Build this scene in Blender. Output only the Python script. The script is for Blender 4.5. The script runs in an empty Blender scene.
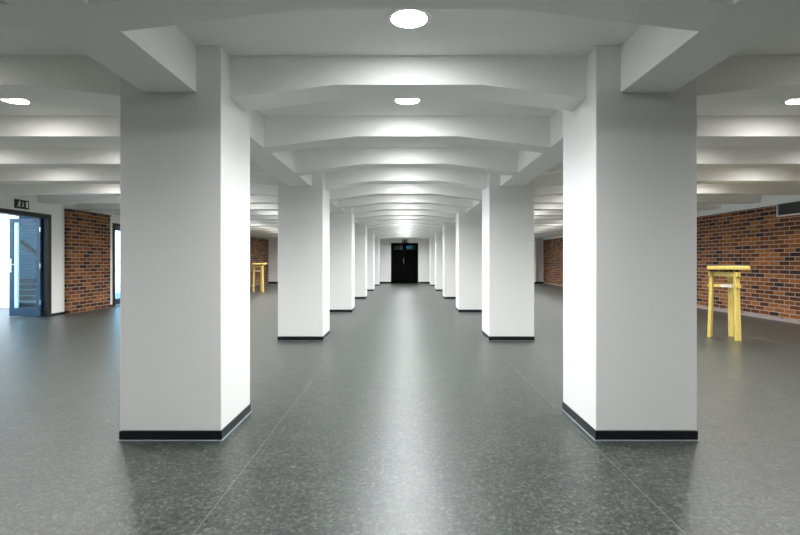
import bpy, bmesh, math, random
from mathutils import Vector, Matrix
random.seed(7)
S = bpy.context.scene
C = S.collection

# ------------------------------------------------------------------ helpers
def new_bm():
    return bmesh.new()

def box(bm, x0, x1, y0, y1, z0, z1, mi=0):
    vs = [bm.verts.new(p) for p in ((x0,y0,z0),(x1,y0,z0),(x1,y1,z0),(x0,y1,z0),
                                    (x0,y0,z1),(x1,y0,z1),(x1,y1,z1),(x0,y1,z1))]
    for f in ((0,3,2,1),(4,5,6,7),(0,1,5,4),(1,2,6,5),(2,3,7,6),(3,0,4,7)):
        bm.faces.new([vs[i] for i in f]).material_index = mi

def prism(bm, pts, axis, a, b):
    """extrude a closed outline of 2D points along an axis between a and b"""
    def P(u, v, t):
        return {'y': (u, t, v), 'x': (t, u, v), 'z': (u, v, t)}[axis]
    A = [bm.verts.new(P(u, v, a)) for u, v in pts]
    B = [bm.verts.new(P(u, v, b)) for u, v in pts]
    n = len(pts)
    bm.faces.new(A); bm.faces.new(B[::-1])
    for i in range(n):
        bm.faces.new((A[i], B[i], B[(i+1) % n], A[(i+1) % n]))

def bar(bm, p, q, w, t, side=(1,0,0)):
    """rectangular bar from p to q, width w along side, thickness t across it"""
    p, q = Vector(p), Vector(q)
    d = (q - p).normalized()
    s = Vector(side); s = (s - d * s.dot(d)).normalized()
    n = d.cross(s).normalized()
    r = []
    for c in (p, q):
        r.append([bm.verts.new(c + s*(w/2)*i + n*(t/2)*j) for i, j in ((-1,-1),(1,-1),(1,1),(-1,1))])
    a, b = r
    bm.faces.new(a[::-1]); bm.faces.new(b)
    for i in range(4):
        bm.faces.new((a[i], a[(i+1) % 4], b[(i+1) % 4], b[i]))

def lathe(bm, prof, n=32, cx=0, cy=0):
    rings = []
    for r, z in prof:
        if r < 1e-6:
            rings.append([bm.verts.new((cx, cy, z))])
        else:
            rings.append([bm.verts.new((cx + r*math.cos(2*math.pi*i/n), cy + r*math.sin(2*math.pi*i/n), z)) for i in range(n)])
    for a, b in zip(rings, rings[1:]):
        for i in range(n):
            j = (i+1) % n
            if len(a) == 1 and len(b) == 1: continue
            if len(a) == 1: bm.faces.new((a[0], b[j], b[i]))
            elif len(b) == 1: bm.faces.new((a[i], a[j], b[0]))
            else: bm.faces.new((a[i], a[j], b[j], b[i]))

def tube(bm, p, q, r, n=12):
    p, q = Vector(p), Vector(q)
    d = (q-p).normalized()
    s = d.orthogonal().normalized(); t = d.cross(s)
    A = [bm.verts.new(p + (s*math.cos(2*math.pi*i/n) + t*math.sin(2*math.pi*i/n))*r) for i in range(n)]
    B = [bm.verts.new(q + (s*math.cos(2*math.pi*i/n) + t*math.sin(2*math.pi*i/n))*r) for i in range(n)]
    bm.faces.new(A[::-1]); bm.faces.new(B)
    for i in range(n):
        bm.faces.new((A[i], A[(i+1) % n], B[(i+1) % n], B[i]))

def obj(name, bm, mat, parent=None, loc=None, bevel=0, smooth=False):
    bmesh.ops.recalc_face_normals(bm, faces=bm.faces)
    me = bpy.data.meshes.new(name); bm.to_mesh(me); bm.free()
    for m in (mat if isinstance(mat, (list, tuple)) else [mat]):
        me.materials.append(m)
    if smooth:
        for p in me.polygons: p.use_smooth = True
    o = bpy.data.objects.new(name, me); C.objects.link(o)
    if parent: o.parent = parent
    if loc: o.location = loc
    if bevel:
        b = o.modifiers.new('Bevel', 'BEVEL'); b.width = bevel; b.segments = 2; b.limit_method = 'ANGLE'
        b.harden_normals = False
    return o

def tag(o, label=None, cat=None, group=None, kind=None):
    if label: o['label'] = label
    if cat: o['category'] = cat
    if group: o['group'] = group
    if kind: o['kind'] = kind
    return o

def thing(name, label, cat, loc=(0,0,0), rz=0, group=None, kind=None):
    o = bpy.data.objects.new(name, None); C.objects.link(o)
    o.location = loc; o.rotation_euler = (0,0,rz)
    return tag(o, label, cat, group, kind)

def struct(name, bm, mat, label=None, parent=None, bevel=0):
    o = obj(name, bm, mat, parent, bevel=bevel)
    if parent is None: tag(o, label, None, None, 'structure')
    return o

def dup(root, loc, rz=None):
    r = root.copy(); C.objects.link(r); r.location = loc
    if rz is not None: r.rotation_euler = (0,0,rz)
    for ch in list(root.children):
        c = ch.copy(); C.objects.link(c); c.parent = r
        for g in list(ch.children):
            d = g.copy(); C.objects.link(d); d.parent = c
    return r

# ------------------------------------------------------------------ materials
def mat(name):
    m = bpy.data.materials.new(name); m.use_nodes = True
    nt = m.node_tree
    return m, nt, nt.nodes['Principled BSDF']

def N(nt, t, **kw):
    n = nt.nodes.new(t)
    for k, v in kw.items(): setattr(n, k, v)
    return n

def ramp(nt, stops, interp='LINEAR'):
    r = N(nt, 'ShaderNodeValToRGB'); e = r.color_ramp.elements
    r.color_ramp.interpolation = interp
    e[0].position, e[0].color = stops[0][0], (*stops[0][1], 1)
    e[1].position, e[1].color = stops[-1][0], (*stops[-1][1], 1)
    for p, c in stops[1:-1]:
        x = e.new(p); x.color = (*c, 1)
    return r

def paint(name, col, rough=.6, scale=140, bump=.06, var=.03, spec=.35):
    m, nt, b = mat(name); L = nt.links
    g = N(nt, 'ShaderNodeNewGeometry')
    n = N(nt, 'ShaderNodeTexNoise'); n.inputs['Scale'].default_value = scale; n.inputs['Detail'].default_value = 3
    L.new(g.outputs['Position'], n.inputs['Vector'])
    r = ramp(nt, [(.3, tuple(c*(1-var) for c in col)), (.7, tuple(min(1, c*(1+var)) for c in col))])
    L.new(n.outputs['Fac'], r.inputs['Fac']); L.new(r.outputs['Color'], b.inputs['Base Color'])
    bu = N(nt, 'ShaderNodeBump'); bu.inputs['Strength'].default_value = bump; bu.inputs['Distance'].default_value = .004
    L.new(n.outputs['Fac'], bu.inputs['Height']); L.new(bu.outputs['Normal'], b.inputs['Normal'])
    b.inputs['Roughness'].default_value = rough
    b.inputs['Specular IOR Level'].default_value = spec
    return m

M_wall   = paint('white_plaster', (.85,.85,.835), .7)
M_ceil   = paint('ceiling_paint', (.90,.90,.87), .75, scale=90)
M_col    = paint('column_paint', (.85,.85,.84), .55, scale=170, bump=.12)
M_base   = paint('black_vinyl', (.007,.008,.010), .32, scale=60, bump=.02, spec=.5)
M_seal   = paint('pale_sealant', (.25,.30,.33), .4, scale=60, bump=.02)
M_dark   = paint('dark_metal', (.018,.017,.018), .4, scale=50, bump=.02)
M_blue   = paint('blue_grey_metal', (.012,.055,.11), .38, scale=50, bump=.01, spec=.6)
M_black  = paint('black_door_paint', (.002,.002,.0022), .7, scale=50, bump=.02, spec=.03)
M_white  = paint('white_trim', (.85,.85,.84), .4, scale=60, bump=.01)
M_sign   = paint('dark_green_sign', (.008,.03,.022), .4, scale=60, bump=0)
M_symbol = paint('white_symbol', (.9,.92,.9), .5, scale=60, bump=0)
M_stair  = paint('dark_stone', (.02,.024,.03), .6, scale=40)
M_step   = paint('pale_terrazzo', (.22,.25,.28), .6, scale=40)
M_grille = paint('black_grille', (.012,.012,.012), .45, scale=60, bump=0)
M_rubber = paint('black_rubber', (.02,.018,.014), .6)
M_paper  = paint('white_paper', (.85,.84,.86), .7, bump=0)
M_ink    = paint('grey_ink', (.25,.24,.35), .7, bump=0)

def metal():
    m, nt, b = mat('brushed_steel'); b.inputs['Metallic'].default_value = 1
    b.inputs['Base Color'].default_value = (.75,.76,.78,1)
    n = N(nt, 'ShaderNodeTexNoise'); n.inputs['Scale'].default_value = 80
    r = N(nt, 'ShaderNodeMapRange'); r.inputs['To Min'].default_value = .25; r.inputs['To Max'].default_value = .4
    nt.links.new(n.outputs['Fac'], r.inputs['Value']); nt.links.new(r.outputs['Result'], b.inputs['Roughness'])
    return m
M_steel = metal()

def lino():
    m, nt, b = mat('marbled_linoleum'); L = nt.links
    g = N(nt, 'ShaderNodeNewGeometry')
    def noise(scale, detail, rough=.6, dist=0.0):
        n = N(nt, 'ShaderNodeTexNoise'); n.inputs['Scale'].default_value = scale
        n.inputs['Detail'].default_value = detail; n.inputs['Roughness'].default_value = rough
        n.inputs['Distortion'].default_value = dist
        L.new(g.outputs['Position'], n.inputs['Vector']); return n
    a = noise(44, 7, .75, .8)
    r1 = ramp(nt, [(.36, (.004,.0056,.0054)), (.46, (.018,.023,.0215)), (.545, (.042,.050,.045)), (.64, (.115,.127,.107))])
    L.new(a.outputs['Fac'], r1.inputs['Fac'])
    c = noise(7, 4, .6, .6)
    r2 = ramp(nt, [(.35, (.72,.76,.76)), (.65, (1.18,1.14,1.08))])
    L.new(c.outputs['Fac'], r2.inputs['Fac'])
    mx = N(nt, 'ShaderNodeMix', data_type='RGBA', blend_type='MULTIPLY'); mx.inputs[0].default_value = 1
    L.new(r1.outputs['Color'], mx.inputs[6]); L.new(r2.outputs['Color'], mx.inputs[7])
    # thin pale curved flecks
    v = noise(16, 3, .55, 2.5)
    sb = N(nt, 'ShaderNodeMath', operation='SUBTRACT'); sb.inputs[1].default_value = .5
    ab = N(nt, 'ShaderNodeMath', operation='ABSOLUTE')
    lt = N(nt, 'ShaderNodeMath', operation='LESS_THAN'); lt.inputs[1].default_value = .006
    L.new(v.outputs['Fac'], sb.inputs[0]); L.new(sb.outputs[0], ab.inputs[0]); L.new(ab.outputs[0], lt.inputs[0])
    k = noise(9, 2); gt = N(nt, 'ShaderNodeMath', operation='GREATER_THAN'); gt.inputs[1].default_value = .54
    L.new(k.outputs['Fac'], gt.inputs[0])
    mu = N(nt, 'ShaderNodeMath', operation='MULTIPLY'); L.new(lt.outputs[0], mu.inputs[0]); L.new(gt.outputs[0], mu.inputs[1])
    m2 = N(nt, 'ShaderNodeMath', operation='MULTIPLY'); m2.inputs[1].default_value = .75; L.new(mu.outputs[0], m2.inputs[0])
    mx2 = N(nt, 'ShaderNodeMix', data_type='RGBA'); L.new(m2.outputs[0], mx2.inputs[0])
    L.new(mx.outputs[2], mx2.inputs[6]); mx2.inputs[7].default_value = (.15,.16,.14,1)
    L.new(mx2.outputs[2], b.inputs['Base Color'])
    rr = N(nt, 'ShaderNodeMapRange'); rr.inputs['To Min'].default_value = .30; rr.inputs['To Max'].default_value = .42
    L.new(a.outputs['Fac'], rr.inputs['Value']); L.new(rr.outputs['Result'], b.inputs['Roughness'])
    bu = N(nt, 'ShaderNodeBump'); bu.inputs['Strength'].default_value = .22; bu.inputs['Distance'].default_value = .003
    L.new(a.outputs['Fac'], bu.inputs['Height']); L.new(bu.outputs['Normal'], b.inputs['Normal'])
    b.inputs['Specular IOR Level'].default_value = .7
    return m
M_floor = lino()

def brick(name, stops, mortar, base_strip=False):
    m, nt, b = mat(name); L = nt.links
    g = N(nt, 'ShaderNodeNewGeometry'); s = N(nt, 'ShaderNodeSeparateXYZ'); L.new(g.outputs['Position'], s.inputs[0])
    ad = N(nt, 'ShaderNodeMath', operation='ADD'); L.new(s.outputs['X'], ad.inputs[0]); L.new(s.outputs['Y'], ad.inputs[1])
    cb = N(nt, 'ShaderNodeCombineXYZ'); L.new(ad.outputs[0], cb.inputs['X']); L.new(s.outputs['Z'], cb.inputs['Y'])
    t = N(nt, 'ShaderNodeTexBrick'); L.new(cb.outputs[0], t.inputs['Vector'])
    t.inputs['Scale'].default_value = 1; t.inputs['Brick Width'].default_value = .255; t.inputs['Row Height'].default_value = .082
    t.inputs['Mortar Size'].default_value = .0075; t.inputs['Mortar Smooth'].default_value = .25
    t.inputs['Color1'].default_value = (0,0,0,1); t.inputs['Color2'].default_value = (1,1,1,1); t.inputs['Mortar'].default_value = (.5,.5,.5,1)
    n = N(nt, 'ShaderNodeTexNoise'); n.inputs['Scale'].default_value = 22; n.inputs['Detail'].default_value = 5
    L.new(g.outputs['Position'], n.inputs['Vector'])
    # per-brick grey shifted a little by stains inside each brick
    a1 = N(nt, 'ShaderNodeMath', operation='MULTIPLY_ADD'); L.new(n.outputs['Fac'], a1.inputs[0]); a1.inputs[1].default_value = .5
    L.new(t.outputs['Color'], a1.inputs[2])
    a2 = N(nt, 'ShaderNodeMath', operation='SUBTRACT'); L.new(a1.outputs[0], a2.inputs[0]); a2.inputs[1].default_value = .25
    r = ramp(nt, stops); L.new(a2.outputs[0], r.inputs['Fac'])
    mx = N(nt, 'ShaderNodeMix', data_type='RGBA'); L.new(t.outputs['Fac'], mx.inputs[0])
    L.new(r.outputs['Color'], mx.inputs[6]); mx.inputs[7].default_value = (*mortar, 1)
    out = mx.outputs[2]
    if base_strip:   # pale mortar smeared along the foot of the wall, ragged upper edge
        n2 = N(nt, 'ShaderNodeTexNoise'); n2.inputs['Scale'].default_value = 9; n2.inputs['Detail'].default_value = 4
        L.new(g.outputs['Position'], n2.inputs['Vector'])
        e = N(nt, 'ShaderNodeMath', operation='MULTIPLY_ADD'); L.new(n2.outputs['Fac'], e.inputs[0]); e.inputs[1].default_value = -.11
        L.new(s.outputs['Z'], e.inputs[2])
        lt = N(nt, 'ShaderNodeMath', operation='LESS_THAN'); L.new(e.outputs[0], lt.inputs[0]); lt.inputs[1].default_value = .012
        mm = N(nt, 'ShaderNodeMix', data_type='RGBA'); L.new(lt.outputs[0], mm.inputs[0]); L.new(out, mm.inputs[6])
        mm.inputs[7].default_value = (.33,.27,.27,1); out = mm.outputs[2]
    L.new(out, b.inputs['Base Color'])
    iv = N(nt, 'ShaderNodeMath', operation='SUBTRACT'); iv.inputs[0].default_value = 1; L.new(t.outputs['Fac'], iv.inputs[1])
    hh = N(nt, 'ShaderNodeMath', operation='MULTIPLY_ADD'); L.new(n.outputs['Fac'], hh.inputs[0]); hh.inputs[1].default_value = .3; L.new(iv.outputs[0], hh.inputs[2])
    bu = N(nt, 'ShaderNodeBump'); bu.inputs['Strength'].default_value = .8; bu.inputs['Distance'].default_value = .012
    L.new(hh.outputs[0], bu.inputs['Height']); L.new(bu.outputs['Normal'], b.inputs['Normal'])
    b.inputs['Roughness'].default_value = .8; b.inputs['Specular IOR Level'].default_value = .25
    return m
RED = [(0,(.022,.012,.009)), (.14,(.06,.020,.010)), (.4,(.125,.038,.010)), (.7,(.20,.065,.013)), (1,(.30,.115,.028))]
M_brick = brick('red_brick', RED, (.40,.36,.32), True)
M_brick_plain = brick('red_brick_panel', RED, (.40,.36,.32))
M_brick_pale = brick('painted_brick', [(0,(.07,.20,.29)), (1,(.13,.30,.40))], (.05,.13,.20))

def yellow():
    m, nt, b = mat('yellow_stained_wood'); L = nt.links
    tc = N(nt, 'ShaderNodeTexCoord')
    mp = N(nt, 'ShaderNodeMapping'); mp.inputs['Scale'].default_value = (28, 28, 3); L.new(tc.outputs['Object'], mp.inputs['Vector'])
    n = N(nt, 'ShaderNodeTexNoise'); n.inputs['Scale'].default_value = 2; n.inputs['Detail'].default_value = 5; n.inputs['Distortion'].default_value = .6
    L.new(mp.outputs['Vector'], n.inputs['Vector'])
    r = ramp(nt, [(.3, (.76,.55,.12)), (.7, (.90,.73,.25))]); L.new(n.outputs['Fac'], r.inputs['Fac'])
    L.new(r.outputs['Color'], b.inputs['Base Color']); b.inputs['Roughness'].default_value = .4
    return m
M_yellow = yellow()

def glass(name, col):
    m, nt, b = mat(name); L = nt.links
    nt.nodes.remove(b)
    t = N(nt, 'ShaderNodeBsdfTransparent'); t.inputs['Color'].default_value = (*col, 1)
    g = N(nt, 'ShaderNodeBsdfGlossy'); g.inputs['Roughness'].default_value = .02
    lw = N(nt, 'ShaderNodeLayerWeight'); pw = N(nt, 'ShaderNodeMath', operation='POWER'); pw.inputs[1].default_value = 5
    f = N(nt, 'ShaderNodeMath', operation='MULTIPLY_ADD'); f.inputs[1].default_value = .96; f.inputs[2].default_value = .04
    L.new(lw.outputs['Facing'], pw.inputs[0]); L.new(pw.outputs[0], f.inputs[0])
    mx = N(nt, 'ShaderNodeMixShader'); L.new(f.outputs[0], mx.inputs[0]); L.new(t.outputs[0], mx.inputs[1]); L.new(g.outputs[0], mx.inputs[2])
    L.new(mx.outputs[0], nt.nodes['Material Output'].inputs['Surface'])
    return m
M_glass_blue = glass('blue_tinted_glass', (.72,.92,1.0))
M_glass = glass('clear_glass', (.93,.97,1.0))
M_glass_dark = glass('dark_tinted_glass', (.22,.38,.42))

def lamp_mat(name, col, strength):
    m, nt, b = mat(name); nt.nodes.remove(b)
    e = N(nt, 'ShaderNodeEmission'); e.inputs['Color'].default_value = (*col, 1); e.inputs['Strength'].default_value = strength
    nt.links.new(e.outputs[0], nt.nodes['Material Output'].inputs['Surface'])
    return m
LAMP = 90.0
SPOT = 125.0
M_lamp = lamp_mat('lamp_diffuser', (.955,.99,1.0), LAMP)
M_lamp_warm = lamp_mat('aisle_lamp_diffuser', (1.0,.98,.955), LAMP*.62)

# ------------------------------------------------------------------ dimensions (metres; camera at y = 0)
PITCH, FIRST = 3.93, 3.465          # column spacing and the centre of the first pair
G, CW, CD = 1.2, .65, .65           # half the aisle between the columns, column width and depth
SLAB = 2.53
LOW, HIGH = 2.228, 2.335            # beam undersides at their ends and at mid span
GI, GO = 1.36, 1.69                 # faces of the lengthwise beams
XL, XR = -7.43, 7.17
YB, YF = 25.3, -4.5
STEP = PITCH/3
ORD = ['', 'first', 'second', 'third', 'fourth', 'fifth', 'sixth', 'seventh']
DOORSIDE, BRICKSIDE = 'glass-door side', 'long brick wall side'

# ------------------------------------------------------------------ setting
bm = new_bm(); box(bm, -11.4, XR+.3, YF-.2, YB+.2, -.1, 0)
floor = struct('floor', bm, M_floor, 'dark marbled grey-green linoleum floor')
bm = new_bm(); box(bm, XL-.2, XR+.3, YF-.2, YB+.2, SLAB, SLAB+.2)
struct('ceiling', bm, M_ceil, 'white ceiling slab between the beams')

# seams of the linoleum rolls
bm = new_bm()
for x in (-5.03, -2.97, -.915, 1.155, 3.2, 5.26):
    box(bm, x-.0025, x+.0025, YF, YB-.01, 0, .0006)
struct('trim_1', bm, paint('weld_seam', (.13,.145,.14), .4, bump=0), 'thin pale weld seams in the linoleum')

# right wall: brick up to the trim, plaster above
bm = new_bm(); box(bm, XR, XR+.3, YF, YB, 0, 2.235)
struct('wall_right', bm, M_brick, 'long red brick wall')
bm = new_bm(); box(bm, XR+.01, XR+.3, YF, YB, 2.275, SLAB)
struct('wall_right_upper', bm, M_wall, 'white plaster band above the long brick wall')
bm = new_bm(); box(bm, XR-.03, XR+.3, YF, YB, 2.235, 2.275)
struct('trim_2', bm, M_white, 'white trim along the top of the long brick wall')

# far end wall with the opening of the double door, and its shallow pier
DW, DH = .70, 2.09
bm = new_bm()
box(bm, XL-.2, -DW, YB, YB+.2, 0, SLAB); box(bm, DW, XR, YB, YB+.2, 0, SLAB); box(bm, -DW, DW, YB, YB+.2, DH, SLAB)
struct('wall_back', bm, M_wall, 'white far end wall')
bm = new_bm(); box(bm, 6.35, 6.72, YB-.3, YB, 0, SLAB)
struct('wall_back_pier', bm, M_wall, 'white pier at the end of the far wall beside brick')
bm = new_bm(); box(bm, XL, -DW, YB-.015, YB, 0, .09); box(bm, DW, 6.35, YB-.015, YB, 0, .09); box(bm, 6.335, 6.735, YB-.315, YB-.3, 0, .09)
box(bm, 6.72, XR, YB-.015, YB, 0, .09)
struct('baseboard_back', bm, M_base)
bm = new_bm(); box(bm, XL-.2, XR+.3, YF-.2, YF, 0, SLAB)
struct('wall_front', bm, M_wall)

# left wall: plaster with two door openings
D1, D2 = (8.82, 10.26), (12.44, 13.9)
WT = .19
bm = new_bm()
for y0, y1 in ((YF, D1[0]), (D1[1], D2[0]), (D2[1], YB)):
    box(bm, XL-WT, XL, y0, y1, 0, SLAB)
for y0, y1 in (D1, D2):
    box(bm, XL-WT, XL, y0, y1, 2.12, SLAB)
struct('wall_left', bm, M_wall, 'white plaster wall with two glass doors')
bm = new_bm()
for y0, y1 in ((YF, D1[0]), (D1[1], 10.68), (12.2, D2[0]), (D2[1], 16)):
    box(bm, XL, XL+.012, y0, y1, 0, .05)
struct('baseboard_left', bm, M_base)
bm = new_bm(); box(bm, XL, XL+.09, 10.68, 12.2, 0, 2.265)
struct('wall_left_brick_panel', bm, M_brick_plain, 'red brick panel between the two glass doors')
bm = new_bm(); box(bm, XL, XL+.4, 16, YB, 0, 2.26)
struct('wall_left_far_brick', bm, M_brick, 'red brick wall behind the distant yellow table')
bm = new_bm(); box(bm, XL, XL+.105, 10.67, 12.21, 2.265, 2.29)
struct('trim_3', bm, M_dark, 'dark cap along the top of the brick panel')

# ------------------------------------------------------------------ columns
def make_column():
    t = thing('column', '', 'column', kind='thing')
    h, g = CW/2, CD/2
    bm = new_bm(); box(bm, -h, h, -g, g, .06, SLAB); obj('shaft', bm, M_col, t, bevel=.006)
    e, d = h+.004, g+.004
    bm = new_bm(); box(bm, -e, e, -d, d, .004, .061); b = obj('baseboard', bm, M_base, t, bevel=.002); b['label'] = 'black vinyl baseboard'
    return t
col0 = None
for k in range(6):
    for sx, side in ((-1, DOORSIDE), (1, BRICKSIDE)):
        loc = (sx*(G+CW/2), FIRST + k*PITCH, 0)
        if col0 is None:
            col0 = c = make_column(); c.location = loc; c.scale.y = .91; c.location.y -= .03
        else:
            c = dup(col0, loc); c.scale.y = 1
        far = ' by end wall' if k == 5 else ''
        c['label'] = f'square white column, {ORD[k+1]} from the camera on the {side}{far}'
        c['group'] = 'white columns along the central aisle'

bm = new_bm()
for k in range(6):
    for sx in (-1, 1):
        e, d = CW/2+.011, CD/2*(.91 if (k, sx) == (0, -1) else 1)+.011
        x, y = sx*(G+CW/2), FIRST + k*PITCH - (.03 if (k, sx) == (0, -1) else 0)
        box(bm, x-e, x+e, y-d, y+d, 0, .004)
struct('trim_4', bm, M_seal, 'pale sealant lines on the floor around the columns')

# ------------------------------------------------------------------ ceiling beams
def beam_mesh(x0, x1, z_end0, z_end1, b0, b1, half):
    bm = new_bm()
    prism(bm, [(x0, SLAB), (x0, z_end0), (b0, HIGH), (b1, HIGH), (x1, z_end1), (x1, SLAB)], 'y', -half, half)
    return bm
SL = (HIGH-LOW)/.87
HM, HS = .15, .12
def beam_at(proto, name, bmf, y, label, group):
    o = obj(name, bmf(), M_ceil) if proto is None else proto.copy()
    if proto is not None: C.objects.link(o)
    o.location = (0, y, 0)
    return tag(o, label, 'beam', group, 'thing')
protos = {}
for m in range(-1, 18):
    y = FIRST + m*STEP
    if y + HM > YB: break
    main = m % 3 == 0
    k, r = m//3 + 1, m % 3
    half = HM if main else HS
    if main: y -= .02
    if m == -1: y += .03
    # central aisle
    if m == -1: lab = 'white arched beam overhead, in front of the first pair of columns in the central aisle'
    elif main: lab = f'white arched beam spanning between the {ORD[k]} pair of columns over the central aisle'
    else: lab = f'{ORD[r]} white arched beam behind the {ORD[k]} pair of columns over the central aisle'
    e = G if main else GI
    ze = HIGH - SL*(e-.49)
    key = ('n', main)
    protos[key] = beam_at(protos.get(key), 'ceiling_beam', lambda: beam_mesh(-e, e, ze, ze, -.49, .49, half), y, lab, 'arched beams over the central aisle')
    # side aisles
    for sx, side, xw in ((-1, DOORSIDE, XL), (1, BRICKSIDE, XR)):
        a = (G+CW if main else GO)
        za = LOW + SL*(a-GO)
        if m == -1: lab = f'white arched beam in front of the first column over the {side} aisle'
        elif main: lab = f'white arched beam level with the {ORD[k]} column over the {side} aisle'
        else: lab = f'{ORD[r]} white arched beam behind the {ORD[k]} column over the {side} aisle'
        w = abs(xw)
        def f():
            if sx > 0: return beam_mesh(a, w, za, HIGH, GO+.87, w-.3, half)
            return beam_mesh(-w, -a, HIGH, za, -w+.3, -GO-.87, half)
        key = (sx, main)
        protos[key] = beam_at(protos.get(key), 'ceiling_beam', f, y, lab, f'arched beams over the {side} aisle')
# lengthwise beams, one between every two columns
for sx, side in ((-1, DOORSIDE), (1, BRICKSIDE)):
    for k in range(7):
        y0 = YF if k == 0 else FIRST + (k-1)*PITCH + CD/2
        y1 = YB if k == 6 else FIRST + k*PITCH - CD/2
        bm = new_bm(); box(bm, min(sx*GI, sx*GO), max(sx*GI, sx*GO), y0, y1, LOW, SLAB-.0015)
        o = obj('lengthwise_beam', bm, M_ceil)
        if k == 0: lab = f'white lengthwise beam running overhead to the first column on the {side}'
        elif k == 6: lab = f'white lengthwise beam from the sixth column to end wall, {side}'
        else: lab = f'white lengthwise beam from the {ORD[k]} to the {ORD[k+1]} column on the {side}'
        tag(o, lab, 'beam', 'lengthwise beams on the columns', 'thing')

# ------------------------------------------------------------------ recessed lamps
def make_lamp(m):
    t = thing('ceiling_lamp', '', 'lamp')
    bm = new_bm(); lathe(bm, [(.125, 0), (.125, -.008), (.118, -.015), (.102, -.015), (.102, -.006), (0, -.006)], 40); r = obj('rim', bm, M_white, t, smooth=False); r['label'] = 'white round rim'
    bm = new_bm(); lathe(bm, [(.1, -.0125), (.085, -.0155), (.06, -.018), (.03, -.0195), (0, -.02)], 32); obj('diffuser', bm, m, t)
    l = bpy.data.lights.new('downlight', 'SPOT'); l.energy = SPOT*(1 if m is M_lamp else .62); l.spot_size = math.radians(150); l.spot_blend = 1
    l.shadow_soft_size = .09; l.color = (.955,.99,1.0) if m is M_lamp else (1.0,.98,.955)
    lo = bpy.data.objects.new('downlight', l); C.objects.link(lo); lo.parent = t; lo.location = (0,0,-.045)
    return t
lamp_protos = {}
ROWS = ((0, 'central aisle', M_lamp, ''), (-3.345, DOORSIDE + ' aisle', M_lamp_warm, ''), (3.347, BRICKSIDE + ' aisle', M_lamp_warm, ''),
        (-5.08, DOORSIDE + ' aisle', M_lamp_warm, 'outer row of '), (5.08, BRICKSIDE + ' aisle', M_lamp_warm, 'outer row of '))
LAMPS_FROM = -1  # foremost row is out of view, added to brighten the first column fronts
for x, where, m, row in ROWS:
    for i in range(LAMPS_FROM, 17):
        # the bay in front of beam i
        y = FIRST + (i-.5)*STEP
        y += (-.04, .05, 0)[i % 3]
        if y > YB-.3: continue
        key = m.name
        if key not in lamp_protos:
            lamp_protos[key] = t = make_lamp(m); t.location = (x, y, SLAB)
        else:
            t = dup(lamp_protos[key], (x, y, SLAB))
        if row: lab = f'round recessed ceiling lamp in the outer lamp row near the {where[:-6]}'
        elif i < 0: lab = f'unseen round lamp added above the camera over the {where}'
        elif i == 0: lab = f'round ceiling lamp just before the first columns, over the {where}'
        elif i == 1: lab = f'round recessed ceiling lamp just behind the first beam, over the {where}'
        else: lab = f'round recessed ceiling lamp farther back, tucked between beams of the {where}'
        t['label'] = lab; t['group'] = f'round ceiling lamps, {row}the {where}'

# ------------------------------------------------------------------ far double door
o = bpy.data.objects.new('door_3', None); C.objects.link(o); o.location = (0, YB+.02, 0)
tag(o, 'black double door in the far end wall', None, None, 'structure'); d3 = o
bm = new_bm()
box(bm, -DW, -DW+.05, -.03, .12, 0, DH); box(bm, DW-.05, DW, -.03, .12, 0, DH); box(bm, -DW+.05, DW-.05, -.03, .12, DH-.05, DH)
obj('door_frame', bm, M_black, d3)
for sx in (-1, 1):
    x0, x1 = (-.645, -.004) if sx < 0 else (.004, .645)
    bm = new_bm()
    z0, z1 = 1.73, 1.95
    box(bm, x0, x1, .02, .07, .01, z0); box(bm, x0, x1, .02, .07, z1, DH-.055)
    box(bm, x0, x0+.09, .02, .07, z0, z1); box(bm, x1-.09, x1, .02, .07, z0, z1)
    for zz0, zz1 in ((.15, .75), (.85, 1.55)):   # raised panels
        box(bm, x0+.1, x1-.1, .01, .02, zz0, zz1)
    lf = obj('door_leaf', bm, M_black, d3)
    bm = new_bm(); box(bm, x0+.09, x1-.09, .04, .05, z0, z1); g = obj('glass_pane', bm, M_glass_dark, lf); g['label'] = 'teal glass pane'
    if sx < 0:
        bm = new_bm(); tube(bm, (-.05, -.03, 1.03), (-.05, -.03, 1.29), .016)
        for z in (1.06, 1.26): tube(bm, (-.05, -.03, z), (-.05, .02, z), .01)
        h = obj('handle', bm, M_steel, lf, smooth=False); h['label'] = 'steel pull handle'
# dim corridor behind it
bm = new_bm()
box(bm, -1.2, -1.1, YB+.2, YB+4, 0, 2.6); box(bm, 1.1, 1.2, YB+.2, YB+4, 0, 2.6); box(bm, -1.2, 1.2, YB+4, YB+4.1, 0, 2.6)
box(bm, -1.2, 1.2, YB+.2, YB+4.1, 2.6, 2.7); box(bm, -1.2, 1.2, YB+.2, YB+4.1, -.1, 0)
struct('wall_corridor', bm, paint('corridor_paint', (.25,.3,.3), .7), 'dim corridor behind the black double door')

wl = thing('reflection_glow', 'added teal glow box imitating a reflection in the panes of the black double door', 'lamp', (.24, YB+4, 2.0))  # glowing box added to imitate a window reflection in the door glass
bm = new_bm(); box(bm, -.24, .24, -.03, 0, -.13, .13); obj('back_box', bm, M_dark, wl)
bm = new_bm(); box(bm, -.22, .22, -.045, -.03, -.11, .11); obj('glow_panel', bm, lamp_mat('teal_panel', (.25,.75,.85), .5), wl)

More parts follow.
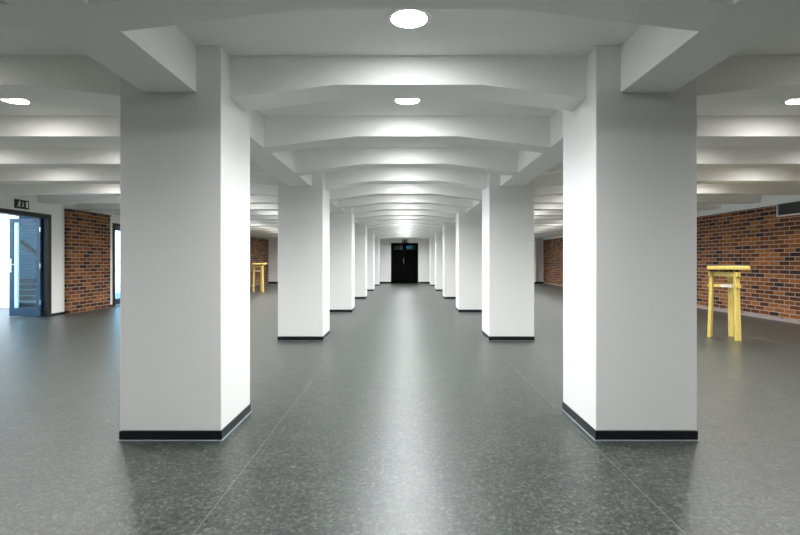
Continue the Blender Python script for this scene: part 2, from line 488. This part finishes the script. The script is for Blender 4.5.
# ------------------------------------------------------------------ exit signs
def make_sign(w, h):
    t = thing('exit_sign', '', 'sign')
    bm = new_bm(); box(bm, -w/2, w/2, -.02, .02, -h/2, h/2); obj('housing', bm, M_sign, t, bevel=.003)
    y = -.0215
    u = h
    def fb(bm, a, b, wd): bar(bm, (a[0], y, a[1]), (b[0], y, b[1]), wd, .002, (-(b[1]-a[1]), 0, b[0]-a[0]))
    bm = new_bm()      # running figure
    cx = -.27*w
    lathe_pts = [(cx + .07*u + .075*u*math.cos(i*math.pi/6), .27*u + .075*u*math.sin(i*math.pi/6)) for i in range(12)]
    prism(bm, lathe_pts, 'y', y-.001, y+.001)
    fb(bm, (cx+.03*u, .17*u), (cx-.04*u, -.06*u), .11*u)
    fb(bm, (cx+.03*u, .15*u), (cx+.19*u, .05*u), .06*u)
    fb(bm, (cx+.01*u, .15*u), (cx-.16*u, .08*u), .06*u)
    fb(bm, (cx-.04*u, -.06*u), (cx+.10*u, -.14*u), .075*u); fb(bm, (cx+.10*u, -.14*u), (cx+.07*u, -.33*u), .065*u)
    fb(bm, (cx-.04*u, -.06*u), (cx-.12*u, -.22*u), .075*u); fb(bm, (cx-.12*u, -.22*u), (cx-.27*u, -.26*u), .065*u)
    o = obj('running_figure', bm, M_symbol, t); o['label'] = 'white running figure'
    bm = new_bm()      # arrow
    fb(bm, (.02*w, .28*u), (.02*w, -.1*u), .07*u)
    prism(bm, [(.02*w-.11*u, -.1*u), (.02*w+.11*u, -.1*u), (.02*w, -.3*u)], 'y', y-.001, y+.001)
    o = obj('arrow', bm, M_symbol, t); o['label'] = 'white arrow'
    bm = new_bm(); box(bm, .26*w, .40*w, y-.001, y+.001, -.33*u, .33*u)
    o = obj('door_symbol', bm, M_symbol, t); o['label'] = 'white doorway symbol'
    return t
s1 = make_sign(.32, .17); s1.location = (XL+.021, 9.46, 2.245); s1.rotation_euler = (0,0,math.pi/2)
s1['label'] = 'dark green exit sign with white symbols above the open glass door'; s1['group'] = 'exit signs'
s2 = dup(s1, (0.03, YB-.021, 2.175), 0); s2['label'] = 'small dark exit sign above the black double door'

# ------------------------------------------------------------------ glass doors of the side wall
def frame_parts(y0, y1, parent):
    bm = new_bm(); f = .085
    for a, b in ((y0, y0+f), (y1-f, y1)):
        box(bm, XL-WT-.01, XL+.02, a, b, 0, 2.12)
    box(bm, XL-WT-.01, XL+.02, y0+f, y1-f, 2.035, 2.12)
    obj('door_frame', bm, M_dark, parent)
def make_leaf(parent, loc, rz):
    """leaf lies along -x from its hinge edge"""
    W, H = .64, 2.03
    bm = new_bm()
    box(bm, -W, -W+.075, -.022, .022, .012, H); box(bm, -.085, 0, -.022, .022, .012, H)
    box(bm, -W+.075, -.085, -.022, .022, H-.085, H); box(bm, -W+.075, -.085, -.022, .022, .012, .17)
    lf = obj('door_leaf', bm, M_blue, parent); lf.location = loc; lf.rotation_euler = (0,0,rz)
    lf['label'] = 'blue-grey metal door leaf'
    bm = new_bm(); box(bm, -W+.075, -.085, -.006, .006, .17, H-.085)
    g = obj('glass_pane', bm, M_glass_blue, lf); g['label'] = 'blue tinted glass pane'
    bm = new_bm(); box(bm, -W+.02, -W+.05, -.03, -.022, .92, 1.2)
    tube(bm, (-W+.035, -.03, 1.08), (-W+.035, -.075, 1.08), .01); tube(bm, (-W+.035, -.07, 1.08), (-W+.155, -.07, 1.08), .011)
    h = obj('handle', bm, M_steel, lf); h['label'] = 'steel lever handle'
    bm = new_bm()
    for z in (.3, 1.05, 1.8): tube(bm, (.005, -.026, z-.05), (.005, -.026, z+.05), .012)
    obj('hinge', bm, M_steel, lf)
    return lf
for n, (y0, y1), lab in (('door_1', D1, 'open glass double door beneath the exit sign'), ('door_2', D2, 'second glass door half hidden behind the first column')):
    o = bpy.data.objects.new(n, None); C.objects.link(o); tag(o, lab, None, None, 'structure')
    frame_parts(y0, y1, o)
    if n == 'door_1':
        make_leaf(o, (XL-.115, y1-.115, 0), math.radians(0))
        make_leaf(o, (XL-.115, y0+.115, 0), math.radians(2))
    else:
        make_leaf(o, (XL-.09, y0+.088, 0), math.radians(-90))
        make_leaf(o, (XL-.09, y1-.088, 0), math.radians(90))

# ------------------------------------------------------------------ stairwell behind the glass doors
XO = -11.2
bm = new_bm(); box(bm, XO, -9.62, 12.15, 12.21, 0, 2.9)
struct('wall_stairwell_end', bm, M_wall, 'bright white stairwell wall seen through the open door')
bm = new_bm(); box(bm, XO, -8.6, 13.6, 13.75, 0, 2.9)
struct('wall_stairwell_brick', bm, M_brick_pale, 'pale painted brick wall behind the glass door')
bm = new_bm(); box(bm, XO-.2, XL-WT, 7.0, 7.2, 0, 2.9); box(bm, XO-.2, XL-WT, 17.5, 17.7, 0, 2.9)
struct('wall_stairwell_side', bm, M_wall)
bm = new_bm(); box(bm, XO-.2, XL-WT, 7.0, 17.7, 2.9, 3.0)
struct('ceiling_stairwell', bm, M_ceil)
bm = new_bm()      # outside wall with two window openings
WN = ((8.2, 11.6), (14.0, 17.1))
ys = [7.0] + [v for w in WN for v in w] + [17.7]
for a, b in zip(ys[::2], ys[1::2]): box(bm, XO-.2, XO, a, b, 0, 2.9)
for a, b in WN: box(bm, XO-.2, XO, a, b, 0, .5); box(bm, XO-.2, XO, a, b, 2.6, 2.9)
struct('wall_stairwell_outer', bm, M_wall)
for i, (a, b) in enumerate(WN):
    o = bpy.data.objects.new(f'window_{i+1}', None); C.objects.link(o); tag(o, None, None, None, 'structure')
    bm = new_bm()
    box(bm, XO-.12, XO-.06, a, a+.06, .5, 2.6); box(bm, XO-.12, XO-.06, b-.06, b, .5, 2.6)
    box(bm, XO-.12, XO-.06, a+.06, b-.06, .5, .56); box(bm, XO-.12, XO-.06, a+.06, b-.06, 2.54, 2.6)
    obj('window_frame', bm, M_dark, o)
    bm = new_bm(); box(bm, XO-.095, XO-.085, a+.06, b-.06, .56, 2.54); obj('window_pane', bm, M_glass, o)
    L = bpy.data.lights.new('daylight', 'AREA'); L.shape = 'RECTANGLE'; L.size = 2.0; L.size_y = b-a-.1
    L.energy = 340 if i == 0 else 420; L.color = (.80,.89,1.0)
    lo = bpy.data.objects.new('daylight', L); C.objects.link(lo); lo.location = (XO-.3, (a+b)/2, 1.6)
    lo.rotation_euler = (0, math.radians(-90), 0)

# staircase and handrail
st = thing('staircase', 'short dark stone staircase behind the open glass door', 'stairs', (-10.9, 12.4, 0))
x1s = (1.61, 1.45, 1.28, 1.0, .86)
for i in range(5):
    bm = new_bm(); box(bm, 0, x1s[i], i*.22, 1.18, i*.14, (i+1)*.14 - .03)
    o = obj('riser', bm, M_stair, st)
    bm = new_bm(); box(bm, 0, x1s[i], i*.22-.02, 1.18, (i+1)*.14-.03, (i+1)*.14)
    o = obj('tread', bm, M_step, st); o['label'] = 'pale stone tread'
hr = thing('handrail', 'dark sloping handrail on the brick seen through the open glass door', 'handrail', (-10.55, 13.6, 0))
bm = new_bm(); bar(bm, (-.05, -.07, 1.70), (.44, -.07, 1.30), .08, .05, (0,0,1)); obj('rail', bm, M_dark, hr)
bm = new_bm()
for x, z in ((.05, 1.59), (.36, 1.33)): tube(bm, (x, -.07, z), (x, 0, z-.03), .012)
obj('bracket', bm, M_dark, hr)

# ------------------------------------------------------------------ vent on the brick wall
v = thing('air_vent', 'black louvred air vent with white frame high on the brick wall', 'vent', (XR, 8.45, 2.0))
LV, HV = 1.9, .26
bm = new_bm(); f = .02
y0, y1 = 9.41-8.45-LV, 9.41-8.45
box(bm, -.05, 0, y0, y1, 0, f); box(bm, -.05, 0, y0, y1, HV-f, HV); box(bm, -.05, 0, y0, y0+f, f, HV-f); box(bm, -.05, 0, y1-f, y1, f, HV-f)
o = obj('vent_frame', bm, M_white, v); o['label'] = 'white metal frame'
bm = new_bm(); box(bm, -.012, 0, y0+f, y1-f, f, HV-f); obj('back_plate', bm, M_grille, v)
bm = new_bm()
n = 9
for i in range(n):
    z = f + (HV-2*f)*(i+.5)/n
    bar(bm, (-.03, y0+f, z), (-.03, y1-f, z), .018, .003, (1, 0, -1))
o = obj('louvres', bm, paint('grille_slat', (.11,.11,.11), .35, bump=0), v)

# ------------------------------------------------------------------ yellow bar tables
def make_table(label):
    t = thing('bar_table', label, 'table', (0,0,0), 0, 'yellow bar tables')
    foot = [Vector((-.182, .10, 0)), Vector((-.003, -.265, 0)), Vector((.190, .165, 0))]
    cen = sum(foot, Vector())/3
    top = [cen + (p-cen)*.86 for p in foot]
    ZT = .99
    for i, (p, q) in enumerate(zip(foot, top)):
        bm = new_bm()
        out = (p-cen).normalized(); side = Vector((-out.y, out.x, 0))
        if i == 1: side = Vector((1, .15, 0))
        if i == 0: side = Vector((.8, .6, 0))
        bar(bm, p, q + Vector((0,0,ZT)), .072, .045, side)
        obj('leg', bm, M_yellow, t, bevel=.003)
    def at(i, z): return foot[i].lerp(top[i], z/ZT) + Vector((0,0,z))
    for i, j in ((0,1), (1,2), (2,0)):
        for nm, z, w in (('apron_rail', .955, .065), ('stretcher', .785, .045)):
            a, b = at(i, z), at(j, z)
            d = (b-a).normalized()
            nrm = Vector((d.y, -d.x, 0))
            off = nrm * (.0)
            bm = new_bm(); bar(bm, a - d*.05 + off, b + d*.055 + off, w, .024, (0,0,1)); o = obj(nm, bm, M_yellow, t, bevel=.002)
            if nm == 'stretcher' and i == 0:
                bm = new_bm(); c = a.lerp(b, .62); nn = Vector((-d.y, d.x, 0))
                if nn.y > 0: nn = -nn
                c = c + nn*.0132
                bar(bm, c - d*.08, c + d*.08, .034, .0012, (0,0,1)); s = obj('sticker', bm, M_paper, o); s['label'] = 'white paper label'
                
    for i in range(3):
        bm = new_bm(); c = cen + (top[i]-cen)*1.05
        lathe(bm, [(0, .988), (.022, .988), (.022, 1.028), (0, 1.028)], 16, c.x, c.y); o = obj('spacer', bm, M_rubber, t); o['label'] = 'black rubber spacer'
    bm = new_bm(); lathe(bm, [(0, .93), (.02, .93), (.02, 1.028), (0, 1.028)], 16, cen.x, cen.y); o = obj('spindle', bm, M_rubber, t)
    o['label'] = 'black centre spindle'
    bm = new_bm(); h = .26; box(bm, -h, h, -h, h, 1.026, 1.076)
    o = obj('table_top', bm, M_yellow, t, bevel=.004); o.location = (0.02, 0, 0); o.rotation_euler = (0,0,math.radians(-31))
    return t
CX = -.029
t1 = make_table('tall yellow three-legged bar table beside the long brick wall'); t1.location = (4.812+CX, 7.32, 0)
t2 = dup(t1, (-5.42+CX, 18.35, 0), math.radians(47)); t2['label'] = 'distant tall yellow bar table seen past the first column, before far brick'

# ------------------------------------------------------------------ world, camera, view
w = bpy.data.worlds.new('World'); S.world = w; w.use_nodes = True
bg = w.node_tree.nodes['Background']; bg.inputs['Color'].default_value = (.55,.75,1,1); bg.inputs['Strength'].default_value = 1.0
cam = bpy.data.cameras.new('Camera'); co = bpy.data.objects.new('Camera', cam); C.objects.link(co); S.camera = co
co.location = (CX, 0, 1.148); co.rotation_euler = (math.pi/2, 0, 0)
cam.sensor_width = 36; cam.lens = 490*36/800
cam.shift_x = -.005; cam.shift_y = -6.3/800; cam.clip_start = .05; cam.clip_end = 200
vs = S.view_settings
S.display_settings.display_device = 'sRGB'
vs.view_transform = 'Standard'; vs.look = 'None'; vs.gamma = 1; vs.use_curve_mapping = False
vs.exposure = 0.54
S.cycles.use_denoising = True
S.cycles.max_bounces = 10; S.cycles.diffuse_bounces = 6; S.cycles.transparent_max_bounces = 12
S.cycles.sample_clamp_indirect = 8
